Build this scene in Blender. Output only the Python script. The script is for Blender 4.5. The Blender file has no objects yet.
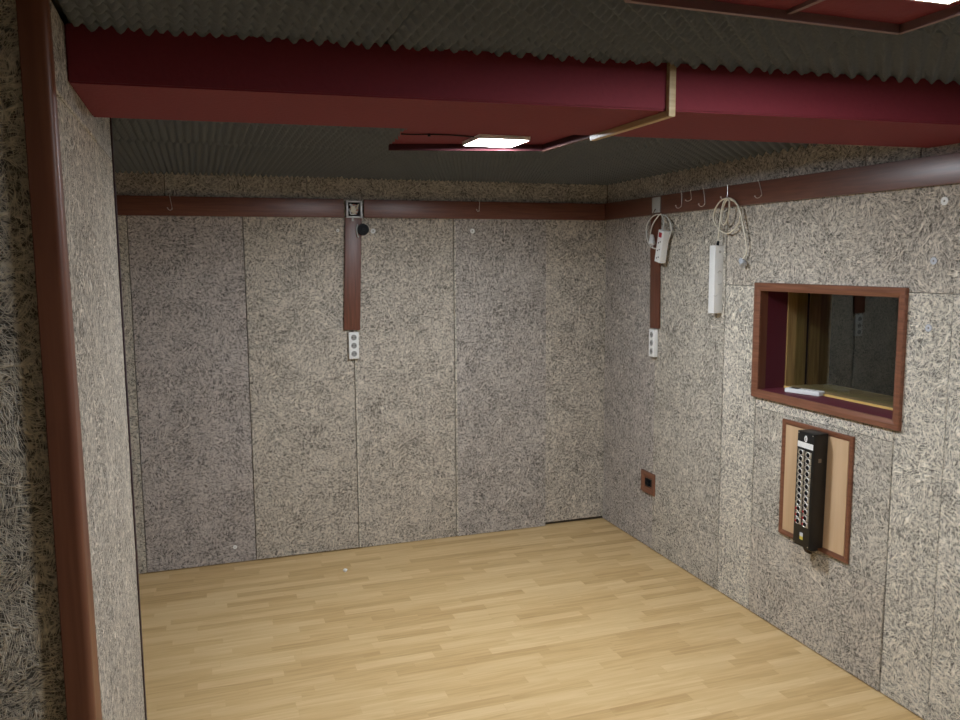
import bpy, bmesh, math, random
from mathutils import Vector, Matrix
random.seed(4)
C = bpy.context.scene.collection
# ------------------------------------------------------------------ camera, world, exposure
F_PX, YAW, PITCH, ROLL = 821.5, .3296, -.1201, -.0069
EYE = Vector((0, 0, 1.696))
fw = Vector((math.sin(YAW)*math.cos(PITCH), math.cos(YAW)*math.cos(PITCH), math.sin(PITCH)))
rt = Vector((math.cos(YAW), -math.sin(YAW), 0)); up = rt.cross(fw)
rt, up = math.cos(ROLL)*rt+math.sin(ROLL)*up, -math.sin(ROLL)*rt+math.cos(ROLL)*up
cam = bpy.data.objects.new('camera', bpy.data.cameras.new('camera')); C.objects.link(cam)
cam.matrix_world = Matrix(((rt.x, up.x, -fw.x, EYE.x), (rt.y, up.y, -fw.y, EYE.y), (rt.z, up.z, -fw.z, EYE.z), (0, 0, 0, 1)))
cam.data.sensor_width = 36; cam.data.lens = F_PX/960*36; cam.data.clip_start = .02
bpy.context.scene.camera = cam
w = bpy.data.worlds.new('world'); bpy.context.scene.world = w; w.use_nodes = True
w.node_tree.nodes['Background'].inputs[0].default_value = (0, 0, 0, 1)
vs = bpy.context.scene.view_settings
vs.view_transform = 'Standard'; vs.look = 'None'; vs.gamma = 1; vs.exposure = 1.30
FAR_LED, NEAR_LED = 122.0, 84.0            # emission strength of the two LED panels
LED_COL = (.87, .93, 1.0)
# ------------------------------------------------------------------ room measures (metres)
D, R, XP = 4.711, 2.464, -.243            # back wall, right wall, side face of the pier
XL, YP, YE, Y0, XN = -.80, 1.75, 2.985, -1.6, -1.5   # left wall, pier front and rear, wall behind, near left wall
BT, BB = 2.048, 1.948                      # rail top and bottom

# ------------------------------------------------------------------ node helpers
def new_mat(name):
    m = bpy.data.materials.new(name); m.use_nodes = True
    return m, m.node_tree, m.node_tree.nodes['Principled BSDF']
def N(t, kind, **kw):
    n = t.nodes.new(kind)
    for k, v in kw.items(): setattr(n, k, v)
    return n
def L(t, a, b): t.links.new(a, b)
def math_n(t, op, a, b=None, c=None, clamp=False):
    n = N(t, 'ShaderNodeMath', operation=op); n.use_clamp = clamp
    for i, v in enumerate((a, b, c)):
        if v is None: continue
        if hasattr(v, 'is_output'): L(t, v, n.inputs[i])
        else: n.inputs[i].default_value = v
    return n.outputs[0]
def ramp(t, fac, stops):
    n = N(t, 'ShaderNodeValToRGB'); e = n.color_ramp.elements
    while len(e) < len(stops): e.new(.5)
    for i, (p, c) in enumerate(stops): e[i].position = p; e[i].color = (*c, 1)
    L(t, fac, n.inputs[0]); return n.outputs[0]
def plain(name, col, rough=.5, metal=0., spec=.5, bump=0., scale=200):
    m, t, b = new_mat(name)
    b.inputs['Base Color'].default_value = (*col, 1); b.inputs['Roughness'].default_value = rough
    b.inputs['Metallic'].default_value = metal; b.inputs['Specular IOR Level'].default_value = spec
    n = N(t, 'ShaderNodeTexNoise'); n.inputs['Scale'].default_value = scale
    tc = N(t, 'ShaderNodeTexCoord'); L(t, tc.outputs['Object'], n.inputs['Vector'])
    mix = N(t, 'ShaderNodeMix', data_type='RGBA', blend_type='MULTIPLY'); mix.inputs[0].default_value = .18
    mix.inputs[6].default_value = (*col, 1); L(t, n.outputs['Fac'], mix.inputs[7]); L(t, mix.outputs[2], b.inputs['Base Color'])
    if bump:
        bp = N(t, 'ShaderNodeBump'); bp.inputs['Strength'].default_value = bump; bp.inputs['Distance'].default_value = .002
        L(t, n.outputs['Fac'], bp.inputs['Height']); L(t, bp.outputs[0], b.inputs['Normal'])
    return m
# wood wool board: layers of short curled strands at random angles
def wool_group():
    g = bpy.data.node_groups.new('wood_wool', 'ShaderNodeTree')
    g.interface.new_socket('Vector', in_out='INPUT', socket_type='NodeSocketVector')
    g.interface.new_socket('Height', in_out='OUTPUT', socket_type='NodeSocketFloat')
    g.interface.new_socket('Blotch', in_out='OUTPUT', socket_type='NodeSocketFloat')
    gi = N(g, 'NodeGroupInput'); go = N(g, 'NodeGroupOutput')
    wn = N(g, 'ShaderNodeTexNoise', noise_dimensions='2D'); wn.inputs['Scale'].default_value = 26; wn.inputs['Detail'].default_value = 1
    L(g, gi.outputs[0], wn.inputs['Vector'])
    sub = N(g, 'ShaderNodeVectorMath', operation='SUBTRACT'); L(g, wn.outputs['Color'], sub.inputs[0]); sub.inputs[1].default_value = (.5, .5, .5)
    sc = N(g, 'ShaderNodeVectorMath', operation='SCALE'); L(g, sub.outputs[0], sc.inputs[0]); sc.inputs['Scale'].default_value = .016
    P = N(g, 'ShaderNodeVectorMath', operation='ADD'); L(g, gi.outputs[0], P.inputs[0]); L(g, sc.outputs[0], P.inputs[1])
    acc = None
    for i, (cell, fine, thr, lift) in enumerate(((15, 150, 5.5, -.12), (18, 125, 6.5, -.04), (13, 135, 8.0, .02), (16, 110, 9.0, .08), (11, 120, 11.0, .18), (9, 105, 13.0, .28))):
        off = N(g, 'ShaderNodeVectorMath', operation='ADD'); L(g, P.outputs[0], off.inputs[0]); off.inputs[1].default_value = (3.7*i, 5.1*i, 0)
        vo = N(g, 'ShaderNodeTexVoronoi', voronoi_dimensions='2D'); vo.inputs['Scale'].default_value = cell; L(g, off.outputs[0], vo.inputs['Vector'])
        sp = N(g, 'ShaderNodeSeparateColor'); L(g, vo.outputs['Color'], sp.inputs[0])
        ro = N(g, 'ShaderNodeVectorRotate', rotation_type='Z_AXIS'); L(g, off.outputs[0], ro.inputs['Vector']); L(g, math_n(g, 'MULTIPLY', sp.outputs[0], 6.283), ro.inputs['Angle'])
        mp = N(g, 'ShaderNodeVectorMath', operation='MULTIPLY'); L(g, ro.outputs[0], mp.inputs[0]); mp.inputs[1].default_value = (.075, 1, 1)
        nz = N(g, 'ShaderNodeTexNoise', noise_dimensions='2D'); nz.inputs['Scale'].default_value = fine; nz.inputs['Detail'].default_value = 0
        L(g, mp.outputs[0], nz.inputs['Vector'])
        r = math_n(g, 'ABSOLUTE', math_n(g, 'SUBTRACT', nz.outputs['Fac'], .5))
        r = math_n(g, 'SUBTRACT', 1, math_n(g, 'MULTIPLY', r, thr), clamp=True)
        lv = math_n(g, 'MULTIPLY_ADD', sp.outputs[1], .4, .5+lift)
        r = math_n(g, 'MULTIPLY', r, lv)
        acc = r if acc is None else math_n(g, 'MAXIMUM', acc, r)
    bl = N(g, 'ShaderNodeTexNoise', noise_dimensions='2D'); bl.inputs['Scale'].default_value = 75; bl.inputs['Detail'].default_value = 2; bl.inputs['Roughness'].default_value = .6
    L(g, P.outputs[0], bl.inputs['Vector'])
    L(g, acc, go.inputs[0]); L(g, bl.outputs['Fac'], go.inputs[1])
    return g
WG = wool_group()
def wool(name, tint, bump=.8):
    m, t, b = new_mat(name)
    uv = N(t, 'ShaderNodeUVMap'); oi = N(t, 'ShaderNodeObjectInfo')
    sc = N(t, 'ShaderNodeVectorMath', operation='SCALE'); cmb = N(t, 'ShaderNodeCombineXYZ')
    L(t, oi.outputs['Random'], cmb.inputs[0]); L(t, oi.outputs['Random'], cmb.inputs[1]); L(t, cmb.outputs[0], sc.inputs[0]); sc.inputs['Scale'].default_value = 13
    ad = N(t, 'ShaderNodeVectorMath', operation='ADD'); L(t, uv.outputs[0], ad.inputs[0]); L(t, sc.outputs[0], ad.inputs[1])
    g = N(t, 'ShaderNodeGroup'); g.node_tree = WG; L(t, ad.outputs[0], g.inputs[0])
    f = math_n(t, 'ADD', math_n(t, 'MULTIPLY', g.outputs[0], .85), math_n(t, 'MULTIPLY', math_n(t, 'SUBTRACT', g.outputs[1], .42), 1.0))
    big = N(t, 'ShaderNodeTexNoise', noise_dimensions='2D'); big.inputs['Scale'].default_value = 5; L(t, ad.outputs[0], big.inputs['Vector'])
    f = math_n(t, 'ADD', f, math_n(t, 'MULTIPLY', math_n(t, 'SUBTRACT', big.outputs['Fac'], .5), .22))
    def k(a, s): return tuple(x*s*.93 for x in a)
    c = ramp(t, f, [(.20, k(tint, .22)), (.36, k(tint, .60)), (.58, k(tint, 1.22)), (.92, k(tint, 1.62))])
    L(t, c, b.inputs['Base Color']); b.inputs['Roughness'].default_value = .9; b.inputs['Specular IOR Level'].default_value = .15
    bp = N(t, 'ShaderNodeBump'); bp.inputs['Strength'].default_value = bump; bp.inputs['Distance'].default_value = .006
    L(t, f, bp.inputs['Height']); L(t, bp.outputs[0], b.inputs['Normal'])
    return m
def wood(name, c0, c1, axis='u', rough=.4, grain=60, coat=0.):
    m, t, b = new_mat(name)
    uv = N(t, 'ShaderNodeUVMap'); mp = N(t, 'ShaderNodeVectorMath', operation='MULTIPLY'); L(t, uv.outputs[0], mp.inputs[0])
    mp.inputs[1].default_value = (.06, 1, 1) if axis == 'u' else (1, .06, 1)
    n = N(t, 'ShaderNodeTexNoise', noise_dimensions='2D'); n.inputs['Scale'].default_value = grain; n.inputs['Detail'].default_value = 4; n.inputs['Distortion'].default_value = .4
    L(t, mp.outputs[0], n.inputs['Vector'])
    L(t, ramp(t, n.outputs['Fac'], [(.3, c0), (.7, c1)]), b.inputs['Base Color'])
    b.inputs['Roughness'].default_value = rough; b.inputs['Coat Weight'].default_value = coat; b.inputs['Coat Roughness'].default_value = .32
    bp = N(t, 'ShaderNodeBump'); bp.inputs['Strength'].default_value = .08; bp.inputs['Distance'].default_value = .001
    L(t, n.outputs['Fac'], bp.inputs['Height']); L(t, bp.outputs[0], b.inputs['Normal'])
    return m
def laminate():
    m, t, b = new_mat('laminate_floor')
    uv = N(t, 'ShaderNodeUVMap')
    br = N(t, 'ShaderNodeTexBrick'); br.offset = .37; br.offset_frequency = 1; br.squash = 1
    for k, v in {'Scale': 1, 'Mortar Size': .0006, 'Brick Width': .34, 'Row Height': .056, 'Bias': 0, 'Mortar Smooth': .3}.items(): br.inputs[k].default_value = v
    br.inputs['Color1'].default_value = (0, 0, 0, 1); br.inputs['Color2'].default_value = (1, 1, 1, 1); br.inputs['Mortar'].default_value = (.3, .3, .3, 1)
    # uneven strip ends: shift each row by noise of its row number
    sx = N(t, 'ShaderNodeSeparateXYZ'); L(t, uv.outputs[0], sx.inputs[0])
    row = math_n(t, 'FLOOR', math_n(t, 'DIVIDE', sx.outputs[1], .056))
    wn = N(t, 'ShaderNodeTexWhiteNoise', noise_dimensions='1D'); L(t, row, wn.inputs['W'])
    xs = math_n(t, 'ADD', sx.outputs[0], math_n(t, 'MULTIPLY', wn.outputs['Value'], 3.1))
    cb = N(t, 'ShaderNodeCombineXYZ'); L(t, xs, cb.inputs[0]); L(t, sx.outputs[1], cb.inputs[1]); L(t, cb.outputs[0], br.inputs['Vector'])
    tone = N(t, 'ShaderNodeSeparateColor'); L(t, br.outputs['Color'], tone.inputs[0])
    mp = N(t, 'ShaderNodeVectorMath', operation='MULTIPLY'); L(t, cb.outputs[0], mp.inputs[0]); mp.inputs[1].default_value = (.07, 1, 1)
    n = N(t, 'ShaderNodeTexNoise', noise_dimensions='3D'); n.inputs['Scale'].default_value = 55; n.inputs['Detail'].default_value = 5; n.inputs['Distortion'].default_value = .8
    cb2 = N(t, 'ShaderNodeCombineXYZ'); s2 = N(t, 'ShaderNodeSeparateXYZ'); L(t, mp.outputs[0], s2.inputs[0])
    L(t, s2.outputs[0], cb2.inputs[0]); L(t, s2.outputs[1], cb2.inputs[1]); L(t, math_n(t, 'MULTIPLY', tone.outputs[0], 9), cb2.inputs[2]); L(t, cb2.outputs[0], n.inputs['Vector'])
    f = math_n(t, 'ADD', math_n(t, 'MULTIPLY', tone.outputs[0], .36), math_n(t, 'MULTIPLY', n.outputs['Fac'], .7))
    L(t, ramp(t, f, [(.15, (.42, .255, .10)), (.5, (.60, .405, .185)), (.9, (.74, .545, .29))]), b.inputs['Base Color'])
    b.inputs['Roughness'].default_value = .42; b.inputs['Specular IOR Level'].default_value = .4
    return m
def led(name, strength):
    m, t, b = new_mat(name)
    b.inputs['Base Color'].default_value = (.9, .9, .9, 1); b.inputs['Emission Color'].default_value = (*LED_COL, 1); b.inputs['Emission Strength'].default_value = strength
    return m
M = dict(
    beige=wool('wood_wool_beige', (.55, .495, .42)), grey=wool('wood_wool_grey', (.49, .445, .40)), mauve=wool('wood_wool_mauve', (.48, .43, .395)),
    light=wool('wood_wool_light', (.65, .60, .51)), pale=wool('wood_wool_pale', (.54, .495, .42)), tan=wool('wood_wool_tan', (.54, .51, .475)), dull=wool('wood_wool_dull', (.30, .27, .235)),
    railb=wood('brown_veneer_back_rail', (.125, .042, .024), (.19, .068, .040), 'u', .40, 90, .25), rail=wood('brown_veneer', (.105, .035, .02), (.165, .058, .034), 'u', .42, 90, 1.), railv=wood('brown_veneer_upright', (.105, .035, .02), (.165, .058, .034), 'v', .42, 90, .1),
    frame=wood('reddish_frame_wood', (.155, .06, .032), (.24, .098, .055), 'u', .35, 90),
    corner=wood('corner_moulding_wood', (.15, .052, .028), (.20, .075, .040), 'v', .42, 50),
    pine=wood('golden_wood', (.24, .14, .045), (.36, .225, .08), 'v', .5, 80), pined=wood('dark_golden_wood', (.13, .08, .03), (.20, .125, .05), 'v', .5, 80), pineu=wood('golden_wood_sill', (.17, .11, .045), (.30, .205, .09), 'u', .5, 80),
    bead=plain('pale_wood_bead', (.75, .50, .16), .45), lath=wood('pale_lath_wood', (.42, .30, .15), (.56, .42, .24), 'u', .5, 90),
    ply=wood('plywood', (.52, .34, .19), (.64, .45, .28), 'v', .55, 18),
    burg=plain('burgundy_lining', (.115, .012, .025), .6, bump=.3), red=plain('red_painted_board', (.185, .014, .024), .8, bump=.5, scale=90),
    redd2=plain('brown_edge_lath', (.09, .035, .025), .8), redd=plain('shaded_red_edge', (.05, .005, .009), .9), foam=plain('charcoal_foam', (.14, .156, .178), .95, spec=.1, bump=.4, scale=300), slab=plain('slab', (.10, .10, .10), .9), plaster=plain('wall_backing', (.12, .10, .08), .9),  # redd: board red darkened, shade inside the foam opening put into the colour
    white=plain('white_plastic', (.90, .90, .88), .38), grey_p=plain('grey_plastic', (.52, .52, .50), .45), cream=plain('cream_cable', (.80, .74, .60), .45), cable_grey=plain('pale_grey_cable', (.74, .73, .68), .45),
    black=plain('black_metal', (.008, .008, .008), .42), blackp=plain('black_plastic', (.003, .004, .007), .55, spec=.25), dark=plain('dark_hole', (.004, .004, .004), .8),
    steel=plain('steel', (.88, .87, .84), .3, .6), nickel=plain('nickel', (.50, .46, .38), .45, .6), redp=plain('red_plastic', (.42, .02, .03), .4), yellow=plain('yellow_sticker', (.75, .62, .10), .5),
    recess=plain('shaded_recess_plastic', (.30, .30, .29), .5), smudge=plain('smudge', (.20, .16, .12), .8), copper=plain('copper_orange_wire', (.55, .20, .12), .5), paper=plain('paper', (.97, .97, .95), .6), brass=plain('brown_cable', (.06, .035, .02), .6),
    edge=plain('pinkish_lath', (.22, .13, .125), .5), purple=plain('dark_violet_edge', (.045, .022, .03), .4), clear=plain('pale_clear_plastic', (.62, .64, .68), .2),
    floor=laminate())
gm, gt, gb = new_mat('window_glass'); gt.nodes.remove(gb)
fr = N(gt, 'ShaderNodeFresnel'); fr.inputs['IOR'].default_value = 1.55
tr = N(gt, 'ShaderNodeBsdfTransparent'); tr.inputs[0].default_value = (.93, .97, .95, 1)
gs = N(gt, 'ShaderNodeBsdfGlossy'); gs.inputs['Roughness'].default_value = 0; gs.inputs[0].default_value = (.93, 1, .98, 1)
mx = N(gt, 'ShaderNodeMixShader'); ge = N(gt, 'ShaderNodeNewGeometry'); L(gt, math_n(gt, 'MULTIPLY', math_n(gt, 'MULTIPLY', fr.outputs[0], 1.9, clamp=True), math_n(gt, 'SUBTRACT', 1, ge.outputs['Backfacing'])), mx.inputs[0]); L(gt, tr.outputs[0], mx.inputs[1]); L(gt, gs.outputs[0], mx.inputs[2])
L(gt, mx.outputs[0], gt.nodes['Material Output'].inputs[0])
M['glass'] = gm

# ------------------------------------------------------------------ mesh helpers
def uvs(me):
    l = me.uv_layers.new(name='UVMap') if not me.uv_layers else me.uv_layers[0]
    for p in me.polygons:
        n = p.normal; a = max(range(3), key=lambda i: abs(n[i]))
        for li in p.loop_indices:
            c = me.vertices[me.loops[li].vertex_index].co
            l.data[li].uv = (c.x, c.y) if a == 2 else ((c.x, c.z) if a == 1 else (c.y, c.z))
def obj(name, bm, mat, parent=None, smooth=False):
    me = bpy.data.meshes.new(name); bmesh.ops.recalc_face_normals(bm, faces=bm.faces); bm.to_mesh(me); bm.free()
    mats = mat if isinstance(mat, (list, tuple)) else [mat]
    for k in mats: me.materials.append(k)
    if smooth:
        for p in me.polygons: p.use_smooth = True
        me.set_sharp_from_angle(angle=math.radians(40))
    uvs(me); o = bpy.data.objects.new(name, me); C.objects.link(o)
    if parent: o.parent = parent
    return o
def box(bm, x0, x1, y0, y1, z0, z1, bev=0., mi=0, mat4=None):
    t = bmesh.new()
    vs_ = [t.verts.new((x, y, z)) for x in (x0, x1) for y in (y0, y1) for z in (z0, z1)]
    for f in ((0, 1, 3, 2), (4, 6, 7, 5), (0, 4, 5, 1), (2, 3, 7, 6), (0, 2, 6, 4), (1, 5, 7, 3)): t.faces.new([vs_[i] for i in f])
    if bev: bmesh.ops.bevel(t, geom=t.edges[:], offset=bev, segments=2, affect='EDGES', profile=.6)
    add(bm, t, mi, mat4)
def add(bm, t, mi=0, mat4=None):
    if mat4 is not None: bmesh.ops.transform(t, matrix=mat4, verts=t.verts)
    for f in t.faces: f.material_index = mi
    me = bpy.data.meshes.new('t'); t.to_mesh(me); t.free(); bm.from_mesh(me); bpy.data.meshes.remove(me)
def quad_prism(bm, pts, z0, z1, bev=0.):
    t = bmesh.new(); a = [t.verts.new((*p, z0)) for p in pts]; b = [t.verts.new((*p, z1)) for p in pts]; n = len(pts)
    t.faces.new(a); t.faces.new(b[::-1])
    for i in range(n): t.faces.new((a[i], b[i], b[(i+1) % n], a[(i+1) % n]))
    if bev: bmesh.ops.bevel(t, geom=t.edges[:], offset=bev, segments=2, affect='EDGES')
    add(bm, t)
def cyl(bm, p0, p1, r0, r1=None, seg=20, mi=0, bev=0.):
    r1 = r0 if r1 is None else r1
    p0, p1 = Vector(p0), Vector(p1); d = p1-p0; t = bmesh.new()
    bmesh.ops.create_cone(t, cap_ends=True, segments=seg, radius1=r0, radius2=r1, depth=d.length)
    if bev:
        es = [e for e in t.edges if abs(e.verts[0].co.z-e.verts[1].co.z) < 1e-6]
        bmesh.ops.bevel(t, geom=es, offset=bev, segments=2, affect='EDGES')
    add(bm, t, mi, Matrix.Translation((p0+p1)/2) @ d.to_track_quat('Z', 'Y').to_matrix().to_4x4())
def ring(bm, c, axis, r_out, r_in, h, seg=24, mi=0):
    """flat washer with a hole, axis pointing to the viewer"""
    t = bmesh.new(); L_ = []
    for r, z in ((r_out, 0), (r_out, h*.6), (r_out*.9, h), (r_in*1.15, h*.75), (r_in, h*.3), (r_in, 0)):
        L_.append([t.verts.new((r*math.cos(2*math.pi*k/seg), r*math.sin(2*math.pi*k/seg), z)) for k in range(seg)])
    for a in range(len(L_)):
        b_ = (a+1) % len(L_)
        for k in range(seg): t.faces.new((L_[a][k], L_[a][(k+1) % seg], L_[b_][(k+1) % seg], L_[b_][k]))
    add(bm, t, mi, Matrix.Translation(Vector(c)) @ Vector(axis).to_track_quat('Z', 'Y').to_matrix().to_4x4())
def tube(bm, pts, r, seg=10, sub=6, mi=0):
    P = [Vector(p) for p in pts]; Q = []
    if len(P) > 2:
        for i in range(len(P)-1):
            a, b, c, d = P[max(i-1, 0)], P[i], P[i+1], P[min(i+2, len(P)-1)]
            for k in range(sub):
                s = k/sub; Q.append(.5*((2*b)+(c-a)*s+(2*a-5*b+4*c-d)*s*s+(3*b-a-3*c+d)*s**3))
        Q.append(P[-1])
    else: Q = P
    t = bmesh.new(); rings = []; up_ = None
    for i, q in enumerate(Q):
        d = (Q[min(i+1, len(Q)-1)]-Q[max(i-1, 0)]).normalized()
        if up_ is None: up_ = d.orthogonal().normalized()
        up_ = (up_-d*up_.dot(d)).normalized(); s = d.cross(up_)
        rings.append([t.verts.new(q+r*(math.cos(2*math.pi*k/seg)*up_+math.sin(2*math.pi*k/seg)*s)) for k in range(seg)])
    for a, b in zip(rings, rings[1:]):
        for k in range(seg): t.faces.new((a[k], a[(k+1) % seg], b[(k+1) % seg], b[k]))
    t.faces.new(rings[0][::-1]); t.faces.new(rings[-1]); add(bm, t, mi)
def tag(o, label, cat, group=None):
    o['label'] = label; o['category'] = cat
    if group: o['group'] = group
    return o
def thing(name, label, cat, loc=(0, 0, 0), group=None):
    o = bpy.data.objects.new(name, None); o.empty_display_size = .05; o.location = loc; C.objects.link(o)
    return tag(o, label, cat, group)
def settle(root):
    """children are modelled in world space: cancel the root's offset"""
    bpy.context.view_layer.update()
    for ch in root.children: ch.matrix_parent_inverse = root.matrix_world.inverted()
def struct(name, bm, mat, parent=None):
    o = obj(name, bm, mat, parent); o['kind'] = 'structure'; return o
B = bmesh.new

# ------------------------------------------------------------------ floor and ceiling
bm = B(); box(bm, XN-.1, R+1.4, Y0-.1, D+.12, -.06, 0); struct('floor', bm, M['floor'])
YB = 2.2
bm = B(); box(bm, XN-.1, R+.14, Y0-.1, YB, 2.235, 2.32); box(bm, XN-.1, R+.14, YB, D+.12, 2.205, 2.32)
ceiling = struct('ceiling', bm, M['slab'])
FAR_HOLE = [(.765, 3.40), (.70, 2.60), (1.425, 2.60), (1.40, 3.24)]
NEAR_HOLE = [(.80, 1.465), (.80, .35), (1.49, .35), (1.49, 1.485)]
def inside(p, poly):
    r = False; n = len(poly)
    for i in range(n):
        (x1, y1), (x2, y2) = poly[i], poly[(i+1) % n]
        if (y1 > p[1]) != (y2 > p[1]) and p[0] < (x2-x1)*(p[1]-y1)/(y2-y1)+x1: r = not r
    return r
def foam(x0, x1, y0, y1, zt, base, amp, hole, step=.0072, pitch=.056, ph=(0, 0)):
    nx, ny = max(2, round((x1-x0)/step)), max(2, round((y1-y0)/step)); bm = B(); V = {}
    def v(i, j):
        if (i, j) not in V:
            x, y = x0+(x1-x0)*i/nx, y0+(y1-y0)*j/ny
            k = 2*math.pi/pitch
            h = (1+math.cos(k*(x-ph[0]))*math.cos(k*(y-ph[1])))/2
            edge = min(i, j, nx-i, ny-j); h *= min(1, .55+.22*edge)
            V[i, j] = bm.verts.new((x, y, zt-base-amp*h**1.2))
        return V[i, j]
    for i in range(nx):
        for j in range(ny):
            cx, cy = x0+(x1-x0)*(i+.5)/nx, y0+(y1-y0)*(j+.5)/ny
            if inside((cx, cy), hole): continue
            bm.faces.new((v(i, j), v(i+1, j), v(i+1, j+1), v(i, j+1)))
    be = [e for e in bm.edges if e.is_boundary]
    ret = bmesh.ops.extrude_edge_only(bm, edges=be)
    for g in ret['geom']:
        if isinstance(g, bmesh.types.BMVert): g.co.z = zt
    o = obj('foam_tile', bm, M['foam'], ceiling)
    for p in o.data.polygons: p.use_smooth = True
g_ = .004
yn = [Y0, -.55, .48, 1.49, 2.02]; xn = [XN, -.56, .44, 1.46, R-.004]
for i in range(4):
    for j in range(4):
        x0, x1, y0, y1 = xn[i]+g_, xn[i+1], yn[j]+g_, yn[j+1]
        if x1 < XP-.2 and y1 > YP: y1 = YP-.02
        if x0 < XP < x1 and j == 3:
            foam(XP+.01, x1, y0, y1, 2.235, .022, .028, NEAR_HOLE, ph=(i*.4, j*.3)); continue
        foam(x0, x1, y0, y1, 2.235, .022, .028, NEAR_HOLE, ph=(i*.4, j*.3))
yf = [2.32, 3.50, D-.004]; xf = [XL+.004, .768, 1.77, R-.004]
for i in range(3):
    for j in range(2):
        x0 = xf[i]+g_ if not (i == 0 and j == 0) else XP+.006
        if i == 0 and j == 0: foam(XP+.006, xf[1], yf[0], YE, 2.205, .016, .036, FAR_HOLE, ph=(.1, .3)); foam(XL+.004, xf[1], YE+g_, yf[1], 2.205, .016, .036, FAR_HOLE, ph=(.1, .3)); continue
        foam(x0, xf[i+1], yf[j]+g_, yf[j+1], 2.205, .016, .036, FAR_HOLE, ph=(i*.3, j*.2+.1))
# red boards showing in the foam openings, with their laths
def lath(bm, a, b, z0, z1, wd):
    a, b = Vector((*a, 0)), Vector((*b, 0)); n = (b-a).normalized().cross(Vector((0, 0, 1)))*wd/2
    quad_prism(bm, [(p.x, p.y) for p in (a-n, a+n, b+n, b-n)], z0, z1)
bm = B(); quad_prism(bm, FAR_HOLE, 2.177, 2.2045); obj('ceiling_board', bm, M['red'], ceiling)
bm = B(); quad_prism(bm, [(.805, 1.46), (.805, .35), (1.178, .35), (1.178, 1.47)], 2.205, 2.2345); obj('ceiling_board', bm, M['red'], ceiling)
bm = B(); quad_prism(bm, [(1.182, 1.47), (1.182, .35), (1.485, .35), (1.485, 1.48)], 2.205, 2.2345); obj('ceiling_board', bm, M['red'], ceiling)
for a, b, z, wd, k in (((.80, 1.46), (1.49, 1.482), 2.186, .011, 'edge'), ((1.49, 1.482), (1.49, .35), 2.186, .011, 'edge'), ((.80, 1.46), (.80, .35), 2.186, .011, 'edge'),
                       ((1.18, 1.465), (1.18, .35), 2.197, .012, 'edge'), ((1.418, 2.60), (1.396, 3.24), 2.153, .008, 'redd'), ((.77, 3.396), (1.392, 3.238), 2.150, .007, 'redd'), ((1.416, 2.60), (1.394, 3.24), 2.147, .013, 'redd2')):
    bm = B(); lath(bm, a, b, z, z+(.0055 if k == 'redd2' else .0265 if k == 'redd' else .02), wd); obj('lath', bm, M[k], ceiling)

# ------------------------------------------------------------------ beam
bm = B(); quad_prism(bm, [(XP+.001, 2.0), (R-.001, 1.85), (R-.001, 2.29), (XP+.001, 2.445)], 2.08, 2.204, .004)
struct('ceiling_beam', bm, M['red'])

# ------------------------------------------------------------------ walls
def panel(parent, x, y, z, mat, n=None, name='acoustic_panel'):
    """board with softly worn edges"""
    bm = B(); box(bm, *x, *y, *z, .0025); return obj(name, bm, M[mat], parent)
G = .0018
# back wall: face at y = D
bm = B(); box(bm, XL-.12, R+.14, D+.03, D+.12, 0, 2.21); wb = struct('wall_back', bm, M['plaster'])
for x0, x1, dy, mat, z0 in ((XL, -.333, -.002, 'pale', .004), (-.333, .25, .0, 'mauve', .004), (.25, .842, -.004, 'beige', .006), (.842, 1.450, .0, 'beige2', .002), (1.450, 2.048, -.005, 'grey', .002), (2.048, R+G, .004, 'beige', .020)):
    m_ = 'beige' if mat == 'beige2' else mat
    panel(wb, (x0+G, x1-G), (D+dy, D+.03), (z0, 1.985), m_)
for x0, x1, mat in ((XL, -.14, 'grey'), (-.14, .60, 'tan'), (.60, 1.16, 'tan'), (1.16, 1.86, 'tan'), (1.86, R, 'tan')):
    panel(wb, (x0+G, x1-G), (D-.002, D+.03), (1.99, 2.204), mat)
# pale filler lines in three upright joints
for x in (.842, 1.450):
    bm = B(); box(bm, x+.001, x+.010, D-.0095, D+.01, .01, 1.94); obj('joint_filler', bm, M['light'], wb)
# right wall: face at x = R, hole for the window and for the socket box
WY0, WY1, WZ0, WZ1 = 2.362, 3.185, 1.062, 1.572
bm = B(); X0, X1 = R+.03, R+.14
box(bm, X0, X1, Y0-.1, WY0, 0, 2.235); box(bm, X0, X1, WY1, D+.03, 0, 2.205); box(bm, X0, X1, WY0, WY1, 0, WZ0); box(bm, X0, X1, WY0, WY1, WZ1, 2.205)
wr = struct('wall_right', bm, M['plaster'])
for y0, y1, z0, z1, mat, dx in (
        (4.10, D+.02, .004, 1.985, 'grey', 0), (3.452, 4.10, .004, 1.985, 'pale', -.003), (3.196, 3.452, .004, 1.572, 'light', -.001),
        (2.378, 3.196, 1.004, WZ0+.002, 'light', 0), (2.380, 3.196, .437, 1.004, 'pale', 0), (2.382, 3.196, .004, .437, 'beige', -.002),
        (2.155, 2.378, .004, 1.572, 'light', 0), (1.55, 2.155, .004, 1.572, 'light', -.001), (.95, 1.55, .004, 1.985, 'beige', 0), (.35, .95, .004, 1.985, 'grey', 0),
        (-.25, .35, .004, 1.985, 'beige', 0), (-.85, -.25, .004, 1.985, 'grey', 0), (Y0, -.85, .004, 1.985, 'beige', 0),
        (1.55, 3.452, 1.572, 1.985, 'beige', 0),
        (4.05, D-.004, 1.99, 2.204, 'tan', 0), (2.585, 4.05, 1.99, 2.204, 'grey', 0), (2.325, 2.585, 1.99, 2.204, 'grey', -.001), (1.6, 2.325, 1.99, 2.204, 'grey', 0), (.4, 1.6, 1.99, 2.234, 'grey', 0), (Y0, .4, 1.99, 2.234, 'grey', 0)):
    panel(wr, (R+dx, R+.03), (y0+G, y1-G), (z0, z1-G), mat)
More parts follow.
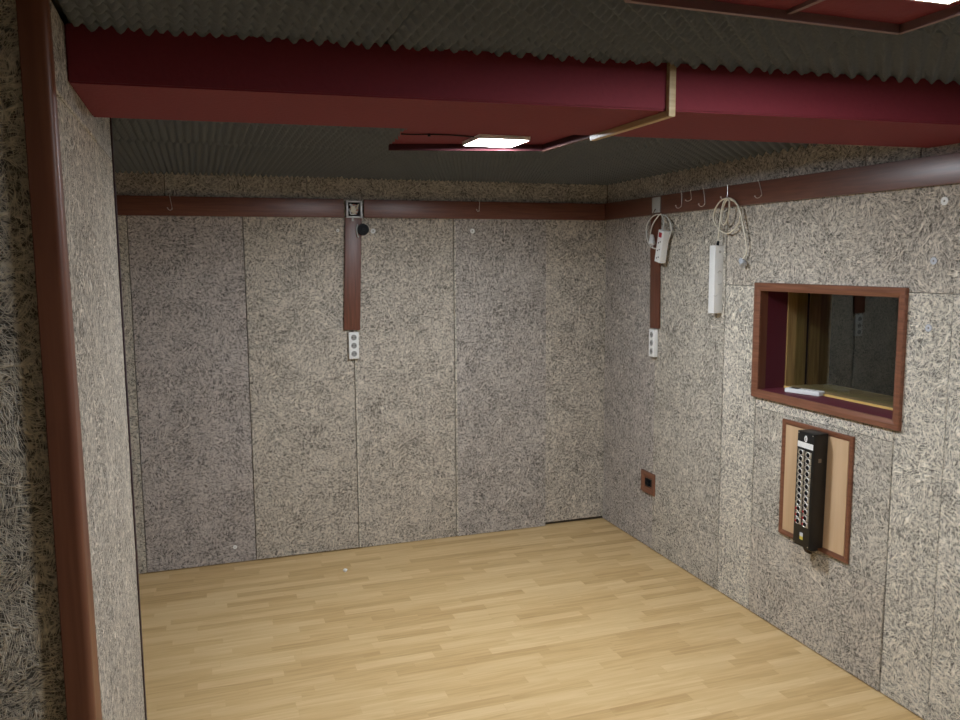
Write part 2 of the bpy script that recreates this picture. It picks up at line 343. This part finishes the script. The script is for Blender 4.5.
# left wall behind the pier
bm = B(); box(bm, XL-.12, XL-.03, YE, D+.03, 0, 2.205); wl = struct('wall_left', bm, M['plaster'])
panel(wl, (XL-.03, XL), (YE+.002, D-.004), (.004, 2.204), 'mauve')
# the pier that the camera looks past
bm = B(); box(bm, XL-.02, XP-.03, YP+.03, YE-.03, 0, 2.205); pier = struct('pier', bm, M['plaster'])
for y0, y1, z0, z1, m_ in ((YP+.03, YE-.026, 2.028, 2.204, 'tan'), (YP+.03, YE-.026, .004, 2.026, 'beige')):
    panel(pier, (XP-.03, XP), (y0, y1), (z0, z1), m_)
bm = B(); box(bm, XP-.004, XP+.003, YP+.05, 2.50, 2.023, 2.032, .001); obj('joint_filler', bm, M['light'], pier)
bm = B(); box(bm, XN, XL-.022, YP+.03, YP+.12, 0, 2.235); wn_ = struct('wall_near_left', bm, M['plaster'])
panel(wn_, (XN, -.893), (YP, YP+.03), (.004, 2.234), 'tan'); panel(wn_, (-.89, XP-.04), (YP, YP+.03), (.004, 2.234), 'light')
bm = B(); box(bm, XN-.1, XN-.03, Y0-.1, YP+.12, 0, 2.235); ws = struct('wall_side', bm, M['plaster'])
for i in range(5): panel(ws, (XN-.03, XN), (Y0+.67*i+G, Y0+.67*(i+1)-G), (.004, 2.234), ('tan', 'grey')[i % 2])
bm = B(); box(bm, XN-.1, R+.14, Y0-.1, Y0-.03, 0, 2.235); wf = struct('wall_front', bm, M['plaster'])
for i in range(6): panel(wf, (XN+.66*i+G, XN+.66*(i+1)-G), (Y0-.03, Y0), (.004, 2.234), ('grey', 'beige')[i % 2])
# corner mouldings of the pier
def trim(name, x, y, z, mat, bev):
    bm = B(); t = bmesh.new(); t.free(); box(bm, *x, *y, *z, bev); o = obj(name, bm, mat, None, True); o['kind'] = 'structure'; return o
t = bmesh.new(); prof = []
x0, x1, y0, y1, r_ = XP-.044, XP+.008, YP-.016, YP+.055, .014
for k in range(9):
    a = math.pi/2*k/8; prof.append((x1-r_+r_*math.sin(a), y0+r_-r_*math.cos(a)))
prof = [(x0+.002, y0)] + prof + [(x1, y1-.003), (x1-.003, y1), (XP, y1), (XP, YP), (x0, YP), (x0, y0+.002)]
quad_prism(t, prof, 0, 2.21)
for v in t.verts:
    if v.co.y > YP+.03: v.co.y += .065-.105*v.co.z/2.21
o = obj('trim_1', t, M['corner'], None, True); o['kind'] = 'structure'
bm = B(); box(bm, XP-.012, XP+.0045, YE-.025, YE+.006, 0, 2.204, .0015); o = obj('trim_2', bm, M['purple'], None, True); o['kind'] = 'structure'

# ------------------------------------------------------------------ studio window
def frame_mb(y0, y1, z0, z1, wd, xo, xi, slope=.006):
    """mitred frame on the right wall; face slopes down toward the opening"""
    t = bmesh.new(); rings = []
    # profile: (inset from the outer edge, x)
    for d, x in ((0, xi), (0, xo+.003), (.003, xo), (wd*.55, xo+.001), (wd-.004, xo+slope), (wd, xo+slope+.003), (wd, xi)):
        rings.append([t.verts.new((x, *p)) for p in ((y0+d, z0+d), (y1-d, z0+d), (y1-d, z1-d), (y0+d, z1-d))])
    n = len(rings)
    for i in range(n):
        a, b = rings[i], rings[(i+1) % n]
        for k in range(4): t.faces.new((a[k], a[(k+1) % 4], b[(k+1) % 4], b[k]))
    return t
bm = B(); add(bm, frame_mb(2.344, 3.213, 1.053, 1.588, .038, R-.016, R+.0))
win = struct('window_1', bm, M['frame'])
IY0, IY1, IZ0, IZ1 = 2.382, 3.175, 1.091, 1.550
def lining(name, x0, x1, th, mat_v, mat_u, lift=0):
    bm = B()
    box(bm, x0, x1, IY0-th, IY0+lift, IZ0, IZ1); box(bm, x0, x1, IY1-lift, IY1+th, IZ0, IZ1)
    o = obj(name+'_jamb', bm, mat_v, win)
    bm = B(); box(bm, x0, x1, IY0-th, IY1+th, IZ0-th*.9, IZ0+lift); obj(name+'_sill', bm, mat_u, win)
    bm = B(); box(bm, x0, x1, IY0-th, IY1+th, IZ1-lift, IZ1+th*.9); obj(name+'_head', bm, mat_u, win)
bm = B(); box(bm, R+.001, R+.0355, IY0-.015, IY0, IZ0, IZ1); box(bm, R+.001, R+.0355, IY1, IY1+.015, IZ0, IZ1); obj('frame_lip', bm, M['corner'], win)
lining('burgundy', R+.036, R+.146, .014, M['burg'], M['burg'])
bm = B(); box(bm, R+.254, R+.276, IY0-.014, IY0-.004, IZ0, IZ1); box(bm, R+.254, R+.276, IY1+.004, IY1+.014, IZ0, IZ1); obj('shadow_gap', bm, M['dark'], win)
lining('inner_wood', R+.1465, R+.254, .012, M['pine'], M['pineu'], .008)
lining('outer_wood', R+.276, R+.335, .012, M['pine'], M['pineu'], .006)
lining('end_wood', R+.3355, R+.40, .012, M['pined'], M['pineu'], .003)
bm = B(); box(bm, R+.254, R+.276, IY0-.004, IY1+.004, IZ0-.01, IZ0+.007); obj('gap_sill', bm, M['pineu'], win)
bm = B(); box(bm, R+.142, R+.1465, IY0, IY1, IZ0, IZ0+.0095); obj('glazing_bead', bm, M['bead'], win)
bm = B(); box(bm, -.003, .003, IY0+.008, IY1-.008, IZ0+.008, IZ1-.008)
gl = obj('glass_pane', bm, M['glass'], win); gl.location.x = R+.196
# dark control room beyond the glass
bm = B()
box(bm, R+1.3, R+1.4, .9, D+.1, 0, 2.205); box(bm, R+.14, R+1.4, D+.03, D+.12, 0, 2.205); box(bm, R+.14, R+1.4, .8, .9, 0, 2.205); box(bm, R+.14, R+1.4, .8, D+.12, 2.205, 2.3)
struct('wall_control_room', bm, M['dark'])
# white remote control on the sill
t_ = thing('remote_control', 'white remote control lying flat on the burgundy window sill', 'remote control', (2.555, 3.0, IZ0))
rm = Matrix.Translation((2.568, 2.99, IZ0)) @ Matrix.Rotation(math.radians(18), 4, 'Z')
bm = B(); box(bm, -.024, .024, -.085, .085, .0005, .020, .004, 0, rm); obj('case', bm, M['white'], t_, True)
bm = B(); box(bm, -.016, .016, .025, .068, .0195, .0212, .0006, 0, rm); obj('display', bm, plain('grey_display', (.10, .11, .12), .25), t_)
for i in range(3):
    for j in range(3):
        bm = B(); box(bm, -.015+.011*i, -.007+.011*i, -.055+.02*j, -.045+.02*j, .0197, .0215, .0008, 0, rm); obj('button', bm, M['grey_p'], t_)
settle(t_)
bm = B(); box(bm, R+.001, R+.036, IY0, IY1, IZ0-.012, IZ0-.0005); box(bm, R+.001, R+.036, IY0, IY1, IZ1+.0005, IZ1+.012); obj('frame_lip', bm, M['burg'], win)

# ------------------------------------------------------------------ wooden rails and drop boards
RT = .016
def rail_back(x0, x1, label, mat='railb'):
    bm = B(); box(bm, x0, x1, D-RT-.006, D-.006, BB-.004, BT-.002, .002); return tag(obj('wooden_rail', bm, M[mat], None, True), label, 'rail', 'brown rails around the walls')
rail_back(XL+.002, .800, 'brown wooden rail on the back wall, between the pier and the open junction box')
rail_back(.914, R-RT-.008, 'brown wooden rail on the back wall, between the open junction box and the room corner')
bm = B(); box(bm, R-RT-.004, R-.004, .2, D-.006, BB-.002, BT, .002)
tag(obj('wooden_rail', bm, M['rail'], None, True), 'long brown wooden rail on the window wall with cords hanging from it', 'rail', 'brown rails around the walls')
bm = B(); box(bm, -.047, .047, -.007, .007, -.318, .318, .0015, 0, Matrix.Translation((.841, D-.0155, 1.624)) @ Matrix.Rotation(math.radians(2.2), 4, 'Y'))
tag(obj('cable_cover_board', bm, M['railv'], None, True), 'upright brown board on back wall below the open junction box', 'board', 'upright brown cable boards')
bm = B(); box(bm, -.006, .006, -.046, .046, -.318, .318, .0015, 0, Matrix.Translation((R-.014, 4.092, 1.627)) @ Matrix.Rotation(math.radians(-1.2), 4, 'X'))
tag(obj('cable_cover_board', bm, M['railv'], None, True), 'upright brown board on window wall behind the tilted power strip', 'board', 'upright brown cable boards')

# ------------------------------------------------------------------ sockets
def wallframe(kind):
    """matrix: local x = along the wall (to the viewer's right), y = up, z = out of the wall"""
    if kind == 'back': return lambda x, z, off=0: Matrix(((1, 0, 0, x), (0, 0, -1, D-off), (0, 1, 0, z), (0, 0, 0, 1)))
    return lambda y, z, off=0: Matrix(((0, 0, -1, R-off), (-1, 0, 0, y), (0, 1, 0, z), (0, 0, 0, 1)))
back, right = wallframe('back'), wallframe('right')
def place(o, m): o.matrix_world = m
def socket_unit(root, cy, z, r=.0185):
    bm = B(); ring(bm, (0, cy, z), (0, 0, 1), r+.003, r-.002, .003); s = obj('socket', bm, M['white'], root, True)
    bm = B(); cyl(bm, (0, cy, z-.001), (0, cy, z+.0008), r-.002, seg=24); obj('recess', bm, M['recess'], s)
    bm = B()
    for dx in (-.008, .008): cyl(bm, (dx, cy, z), (dx, cy, z+.0014), .0028, seg=10)
    obj('contact_hole', bm, M['dark'], s)
def gang(label, m, h):
    r = thing('triple_wall_socket', label, 'socket', group='triple wall sockets')
    bm = B(); box(bm, -.029, .029, -h/2, h/2, .001, .026, .003); obj('body', bm, M['white'], r, True)
    for k in (-1, 0, 1): socket_unit(r, k*.047, .026)
    r.matrix_world = m
gang('white triple wall socket on the back wall under the brown board', back(.836, 1.217, .006), .152)
gang('white triple wall socket on the window wall under the brown board', right(4.092, 1.225, .005), .158)
# open junction box
r = thing('junction_box', 'open grey junction box with bare wires set in the back rail', 'junction box')
bm = B(); ring_pts = None
for a in ((-.046, -.034, -.048, .048), (.034, .046, -.048, .048), (-.034, .034, -.048, -.038), (-.034, .034, .038, .048)): box(bm, a[0], a[1], a[2], a[3], .006, .036, .002)
obj('box_rim', bm, M['clear'], r, True)
bm = B(); box(bm, -.040, .040, -.042, .042, .003, .009); obj('box_bottom', bm, M['dark'], r)
random.seed(11)
for k in range(9):
    bm = B(); pts = [(random.uniform(-.026, .026), random.uniform(-.03, .03), random.uniform(.014, .033)) for _ in range(5)]
    tube(bm, pts, .0032, 8, 5); obj('wire', bm, M[('copper', 'white', 'cream', 'copper', 'white', 'cream', 'copper', 'clear', 'white')[k]], r, True)
bm = B(); box(bm, -.019, .004, -.010, .018, .022, .034, .002); obj('connector_block', bm, M['cream'], r)
bm = B(); cyl(bm, (-.008, -.046, .018), (-.008, -.066, .018), .008); obj('cable_gland', bm, M['grey_p'], r, True)
r.matrix_world = back(.857, 1.990, .0)
# black round cap beside it
r = thing('black_round_cap', 'small black round cap hanging just under the open junction box', 'cap')
bm = B(); cyl(bm, (0, 0, 0), (0, 0, .026), .034, .031, 32, 0, .004); obj('cap_body', bm, M['blackp'], r, True)
bm = B(); ring(bm, (0, 0, .0255), (0, 0, 1), .024, .011, .003, 28); obj('rim', bm, M['blackp'], r, True)
bm = B(); cyl(bm, (0, 0, .025), (0, 0, .0285), .007, .006, 16); obj('centre_screw', bm, M['blackp'], r, True)
bm = B(); tube(bm, [(-.031, .028, .012), (-.038, .0, .012), (-.032, -.035, .010), (-.026, -.043, .010)], .0035); obj('clip', bm, M['grey_p'], r, True)
r.matrix_world = back(.905, 1.877, .022)
# small framed floor-level socket
r = thing('framed_socket', 'low socket in a small square brown frame near the floor', 'socket')
bm = B(); t = frame_mb(-.076, .076, -.064, .064, .040, -.012, -.001, .006); add(bm, t, 0, Matrix(((0, 1, 0, 0), (0, 0, 1, 0), (-1, 0, 0, 0), (0, 0, 0, 1))))
obj('frame', bm, M['frame'], r)
bm = B(); box(bm, -.040, .040, -.020, .020, .001, .005); obj('back_plate', bm, M['dark'], r)
for k in (-1, 1):
    bm = B(); box(bm, -.024, .020, k*.010-.008, k*.010+.008, .004, .013, .002); obj('connector', bm, M['blackp'], r, True)
r.matrix_world = right(4.143, .393, .0)
# blank cover plate on the window-wall rail
r = thing('cover_plate', 'pale square blank cover plate on the window wall rail', 'cover plate')
bm = B(); box(bm, -.042, .042, -.043, .043, 0, .007, .003); obj('plate', bm, M['grey_p'], r, True)
bm = B(); tube(bm, [(.0, -.022, .006), (.002, -.030, .016), (.0, -.042, .020), (-.004, -.046, .014)], .002); obj('hook', bm, M['smudge'], r, True)
r.matrix_world = right(4.078, 1.998, .0205)

# ------------------------------------------------------------------ hanging power strips
def Rp(y, z, e): return (R-e, y, z)
r = thing('power_strip', 'short tilted white power strip with a red switch, hung by its coiled cord', 'power strip', group=None)
mt = right(3.966, 1.768, .030) @ Matrix.Rotation(math.radians(-13), 4, 'Z')
bm = B(); box(bm, -.028, .028, -.088, .088, 0, .040, .004, 0, mt); obj('body', bm, M['white'], r, True)
bm = B(); box(bm, -.013, .013, .050, .076, .0395, .0445, .002, 0, mt); obj('switch', bm, M['redp'], r, True)
for k in range(3):
    bm = B(); t = bmesh.new(); ring(t, (0, .022-.042*k, .0398), (0, 0, 1), .0195, .016, .002); add(bm, t, 0, mt); s = obj('socket', bm, M['white'], r, True)
    bm = B(); t = bmesh.new(); cyl(t, (0, .022-.042*k, .0395), (0, .022-.042*k, .0405), .016); add(bm, t, 0, mt); obj('recess', bm, M['white'], s)
    bm = B(); t = bmesh.new()
    for dx in (-.008, .008): cyl(t, (dx, .022-.042*k+dx*.5, .040), (dx, .022-.042*k+dx*.5, .0412), .0042, seg=12)
    add(bm, t, 0, mt); obj('contact_hole', bm, M['blackp'], s)
bm = B(); tube(bm, [Rp(3.968, 1.855, .050), Rp(3.960, 1.892, .046), Rp(3.975, 1.925, .044), Rp(4.000, 1.944, .043), Rp(4.043, 1.923, .042), Rp(4.088, 1.889, .040), Rp(4.116, 1.840, .036), Rp(4.100, 1.825, .036)], .0038)
obj('cord', bm, M['cable_grey'], r, True)
bm = B(); tube(bm, [Rp(3.940, 1.800, .026), Rp(3.909, 1.851, .030), Rp(3.914, 1.893, .034), Rp(3.951, 1.929, .036), Rp(3.998, 1.940, .036), Rp(4.066, 1.943, .036), Rp(4.125, 1.921, .036), Rp(4.160, 1.879, .036), Rp(4.147, 1.810, .036), Rp(4.114, 1.772, .036), Rp(4.060, 1.757, .036), Rp(4.040, 1.765, .034)], .0038)
obj('cord', bm, M['cable_grey'], r, True)
bm = B(); cyl(bm, Rp(4.100, 1.835, .036), Rp(4.088, 1.795, .042), .010, .019, 20, 0, .003); cyl(bm, Rp(4.088, 1.795, .042), Rp(4.083, 1.780, .044), .019, .019, 20, 0, .002); obj('plug', bm, M['white'], r, True)
bm = B()
for s in (-.009, .009): cyl(bm, Rp(4.083+s, 1.780, .044), Rp(4.080+s, 1.762, .046), .0024, seg=10)
obj('plug_pin', bm, M['steel'], r, True)

r = thing('power_strip', 'long white power strip hanging upright beside the window, sockets hidden', 'power strip')
mt = right(3.496, 1.597, .002)
bm = B(); box(bm, -.024, .024, -.167, .167, 0, .050, .003, 0, mt); obj('body', bm, M['white'], r, True)
for a in ((-.006, .130, .005), (.0, .000, .008), (.004, -.006, .006)):
    pass
bm = B(); t = bmesh.new(); cyl(t, (.0235, .135, .022), (.0245, .135, .022), .007, seg=16); add(bm, t, 0, mt); obj('side_screw', bm, M['grey_p'], r)
random.seed(8)
for a, b_, c_ in ((.010, .036, .006), (.008, -.020, .004), (.03, -.08, .003)):
    bm = B(); t = bmesh.new(); tube(t, [(.0243, b_+random.uniform(-.006, .006), a+.012*k) for k in range(3)], c_*.3, 6); add(bm, t, 0, mt @ Matrix.Identity(4)); obj('scuff_mark', bm, M['grey_p'], r)
pts = [(3.472, 1.765), (3.470, 1.80), (3.457, 1.886), (3.43, 1.969), (3.393, 1.985), (3.342, 1.96), (3.313, 1.908), (3.336, 1.852), (3.406, 1.819), (3.479, 1.848), (3.512, 1.903), (3.484, 1.955), (3.437, 1.982), (3.395, 1.982),
       (3.38, 1.956), (3.382, 1.91), (3.396, 1.878), (3.421, 1.862), (3.444, 1.885), (3.443, 1.933), (3.417, 1.976), (3.365, 1.971), (3.321, 1.933), (3.299, 1.873), (3.282, 1.819), (3.272, 1.775), (3.268, 1.742), (3.278, 1.715), (3.300, 1.697), (3.312, 1.690)]
ee = [.038, .038, .040, .042, .036, .034, .030, .030, .032, .036, .040, .042, .042, .040, .044, .046, .046, .044, .042, .038, .034, .032, .030, .028, .026, .024, .022, .020, .020, .020]
bm = B(); tube(bm, [Rp(y, z, e) for (y, z), e in zip(pts, ee)], .0040); obj('cord', bm, M['cream'], r, True)
bm = B(); cyl(bm, Rp(3.474, 1.764, .038), Rp(3.471, 1.785, .038), .007, .005, 14); obj('cord_sleeve', bm, M['blackp'], r, True)
bm = B(); cyl(bm, Rp(3.313, 1.695, .020), Rp(3.290, 1.676, .024), .010, .017, 20, 0, .002); cyl(bm, Rp(3.290, 1.676, .024), Rp(3.280, 1.668, .026), .017, .017, 20, 0, .002); obj('plug', bm, M['clear'], r, True)
bm = B()
for s in (-.008, .008): cyl(bm, Rp(3.280, 1.668+s, .026), Rp(3.264, 1.656+s, .028), .0024, seg=10)
obj('plug_pin', bm, M['steel'], r, True)

# ------------------------------------------------------------------ wire hooks on the rails
def hook(label, m, tilt, h=.075):
    bm = B(); tube(bm, [(0, .004, -.018), (0, .006, -.004), (0, .003, .003), (.002, -.010, .003), (.004, -h*.75, .004), (.003, -h*.95, .008), (-.006, -h*1.03, .018), (-.014, -h*.98, .024), (-.018, -h*.86, .026)], .0014, 8)
    cyl(bm, (0, .002, .0015), (0, .006, .0045), .0032, seg=10); cyl(bm, (-.018, -h*.87, .026), (-.018, -h*.83, .026), .0030, seg=10)
    cyl(bm, (.003, -h*.9, .006), (.003, -h*.95, .009), .0028, seg=10)
    o = obj('wire_hook', bm, M['steel'], None, True); tag(o, label, 'hook', 'wire hooks on the rails'); o.matrix_world = m @ Matrix.Rotation(math.radians(tilt), 4, 'Z')
hook('bent wire hook on the back rail close to the pier', back(-.118, BT-.002, .0225), 6, .072)
hook('thin wire hook on the back rail, between the junction box and the corner', back(1.606, BT-.002, .0225), -8, .06)
hook('empty wire hook on the window wall rail, beside the blank cover plate', right(3.828, BT, .0205), 2, .08)
hook('curled wire hook on the window wall rail, second after the cover plate', right(3.745, BT, .0205), 14, .05)
hook('bright wire hook on the window wall rail, closest before the coiled cream cord', right(3.629, BT, .0205), 12, .085)
hook('wire hook carrying the coiled cream cord of the long power strip', right(3.428, BT, .0205), 0, .062)
hook('slanted wire hook on the rail above the top corner of the window', right(3.196, BT, .0205), 22, .078)

# ------------------------------------------------------------------ washers
def washer(label, m, r_=.0125, mat='paper'):
    r = thing('screw_washer', label, 'washer', group='screw washers on the panels')
    bm = B(); ring(bm, (0, 0, 0), (0, 0, 1), r_*1.12, r_*.25, .003, 24); obj('washer', bm, M[mat], r, True)
    bm = B(); cyl(bm, (0, 0, 0), (0, 0, .0022), r_*.3, r_*.25, 14); obj('screw', bm, M['smudge'], r, True)
    r.matrix_world = m
washer('white washer beside the black round cap on back wall', back(.968, 1.870, .001), .013)
washer('lone white washer high on the back wall under the rail', back(1.567, 1.873, .006), .013)
washer('small pale washer low on the back wall near the floor', back(.135, .094, .001), .010)
washer('faint pale washer near the upper end of the brown board', back(.765, 1.872, .005), .008)
washer('white washer highest on window wall, just under the rail', right(2.213, 1.891, .001), .0135)
washer('white washer halfway between the rail and the window top', right(2.243, 1.685, .001), .0125, 'clear')
washer('white washer beside the window frame, level with the glass', right(2.248, 1.447, .001), .0125, 'clear')
washer('small dull washer between the long power strip and window', right(3.326, 1.453, .002), .009, 'grey_p')

# ------------------------------------------------------------------ patch board with stage box
r = thing('framed_board', 'brown framed plywood board below the window', 'board')
bm = B(); add(bm, frame_mb(2.568, 2.990, .458, .986, .026, R-.012, R-.001, .006)); obj('frame', bm, M['frame'], r)
bm = B(); box(bm, R-.008, R-.001, 2.592, 2.966, .482, .962); obj('plywood_sheet', bm, M['ply'], r)
r = thing('connector_box', 'tall black box with two columns of round sockets on the plywood board', 'connector box')
H2 = .247; mt = right(2.752, .728, .0130) @ Matrix.Rotation(math.radians(-.6), 4, 'Z')
def part(name, bm, mat, parent=r, smooth=True):
    bmesh.ops.transform(bm, matrix=mt, verts=bm.verts); return obj(name, bm, mat, parent, smooth)
ZF = .072
bm = B(); box(bm, -.049, .049, -H2, H2, 0, ZF, .002); part('housing', bm, M['black'])
bm = B(); box(bm, -.046, .046, H2-.068, H2-.044, ZF, ZF+.001); part('label_strip', bm, M['white'], smooth=False)
# emblem: white oval with a dark zigzag
bm = B(); t = bmesh.new(); cyl(t, (0, 0, 0), (0, 0, .001), .011, seg=28); add(bm, t, 0, Matrix.Translation((.001, H2-.028, ZF)) @ Matrix.Diagonal((.75, 1.25, 1, 1))); em = part('emblem', bm, M['white'], smooth=False)
bm = B()
for a, b_ in (((-.003, .009), (.003, .004)), ((.003, .004), (-.003, 0)), ((-.003, 0), (.003, -.004)), ((.003, -.004), (-.003, -.009))): tube(bm, [(a[0]+.001, H2-.028+a[1], ZF+.0012), (b_[0]+.001, H2-.028+b_[1], ZF+.0012)], .0011, 6)
part('emblem_mark', bm, M['black'], em)
for sx in (-.042, .042):
    for sy in (-H2+.008, H2-.008):
        bm = B(); cyl(bm, (sx, sy, ZF), (sx, sy, ZF+.0015), .0026, seg=10); part('screw', bm, M['nickel'])
for c in (-1, 1):
    for k in range(12):
        y = H2-.090-k*.0272-(.003 if c > 0 else 0); x = c*.0215
        bm = B(); box(bm, x-.0175, x+.0175, y-.0125, y+.0125, ZF, ZF+.0018, .0008)
        red_ = k >= 9
        s = part('round_socket', bm, M['nickel'], smooth=False)
        bm = B(); ring(bm, (x, y, ZF+.0015), (0, 0, 1), .0120, .0098, .0035, 20); part('collar', bm, M['steel'], s)
        bm = B(); cyl(bm, (x, y, ZF+.001), (x, y, ZF+.0036), .0100, seg=20); ins = part('insert', bm, M['blackp'], s)
        bm = B(); box(bm, x-.0165, x-.0100, y-.006, y+.004, ZF+.002, ZF+.0055, .0008); part('latch', bm, M['redp' if red_ else 'nickel'], s, False)
bm = B(); box(bm, -.008, .010, -H2+.044, -H2+.060, ZF, ZF+.001); part('paper_label', bm, M['clear'], smooth=False)
bm = B(); box(bm, -.008, .010, -H2+.030, -H2+.044, ZF, ZF+.001); part('yellow_label', bm, M['yellow'], smooth=False)
bm = B(); box(bm, .0485, .0495, H2-.122, H2-.105, .030, .045); part('side_label', bm, M['smudge'], smooth=False)
for a, b_ in ((-.012, .0), (.0, .006), (.010, -.004)):
    bm = B(); tube(bm, [(a, -H2+.004, .040), (a*.9, -H2-.016, .042), (a*.6+b_, -H2-.030, .034), (a*.5+b_, -H2-.036, .020)], .0052, 8); part('cable', bm, M['brass'])
bm = B(); box(bm, .005, .045, -H2-.012, -H2+.002, .02, .055, .003); part('cable_clamp', bm, M['black'])

# ------------------------------------------------------------------ lamps
def led_panel(label, cx, cy, s, z, strength):
    r = thing('led_ceiling_panel', label, 'ceiling light', (cx, cy, z+.015), group='square LED ceiling panels')
    bm = B(); t = .006; box(bm, cx-s/2-t, cx+s/2+t, cy-s/2-t, cy+s/2+t, z+.002, z+.0148, .001)
    for a in ((cx-s/2-t, cx-s/2, cy-s/2-t, cy+s/2+t), (cx+s/2, cx+s/2+t, cy-s/2-t, cy+s/2+t), (cx-s/2, cx+s/2, cy-s/2-t, cy-s/2), (cx-s/2, cx+s/2, cy+s/2, cy+s/2+t)): box(bm, *a, z-.001, z+.002)
    obj('housing', bm, M['white'], r, True)
    bm = B(); box(bm, cx-s/2, cx+s/2, cy-s/2, cy+s/2, z, z+.0019); obj('diffuser', bm, led('led_light', strength), r)
    settle(r)
led_panel('lit square LED panel beyond the red beam', 1.150, 3.150, .20, 2.162, FAR_LED)
led_panel('lit square LED panel above the window side, before the red beam', 1.305, 1.182, .215, 2.190, NEAR_LED)
bm = B(); tube(bm, [(.755, 3.11, 2.1745), (.80, 3.09, 2.1715), (.86, 3.085, 2.1740), (.93, 3.07, 2.1725), (.99, 3.09, 2.174), (1.042, 3.10, 2.1735)], .0026, 8); cyl(bm, (.858, 3.087, 2.166), (.858, 3.087, 2.1765), .006)
tag(obj('lamp_cable', bm, [M['blackp']], None, True), 'thin dark wavy cable on red ceiling board running to the lamp', 'cable')

# ------------------------------------------------------------------ pale duct over the beam
r = thing('cable_duct', 'pale thin wooden strip folded over the red beam', 'cable duct')
yfr = 2.0-.15*(1.181-XP)/(R-XP)
bm = B(); box(bm, 1.172, 1.191, yfr-.0165, yfr-.0005, 2.0635, 2.20, .001); obj('upright_strip', bm, M['lath'], r, True)
bm = B(); box(bm, 1.172, 1.191, yfr, 2.36, 2.0635, 2.0795, .001); obj('underside_strip', bm, M['lath'], r, True)

# scrap on the floor
t = bmesh.new(); bmesh.ops.create_icosphere(t, subdivisions=2, radius=.013)
for v in t.verts: v.co = Vector((v.co.x*(.6+.5*random.random()), v.co.y*(.6+.5*random.random()), v.co.z*.9*(.6+.6*random.random())+.0105))
bm = B(); add(bm, t, 0, Matrix.Translation((.698, 4.361, 0))); tag(obj('paper_scrap', bm, M['paper']), 'tiny crumpled white scrap lying on the laminate floor', 'scrap')
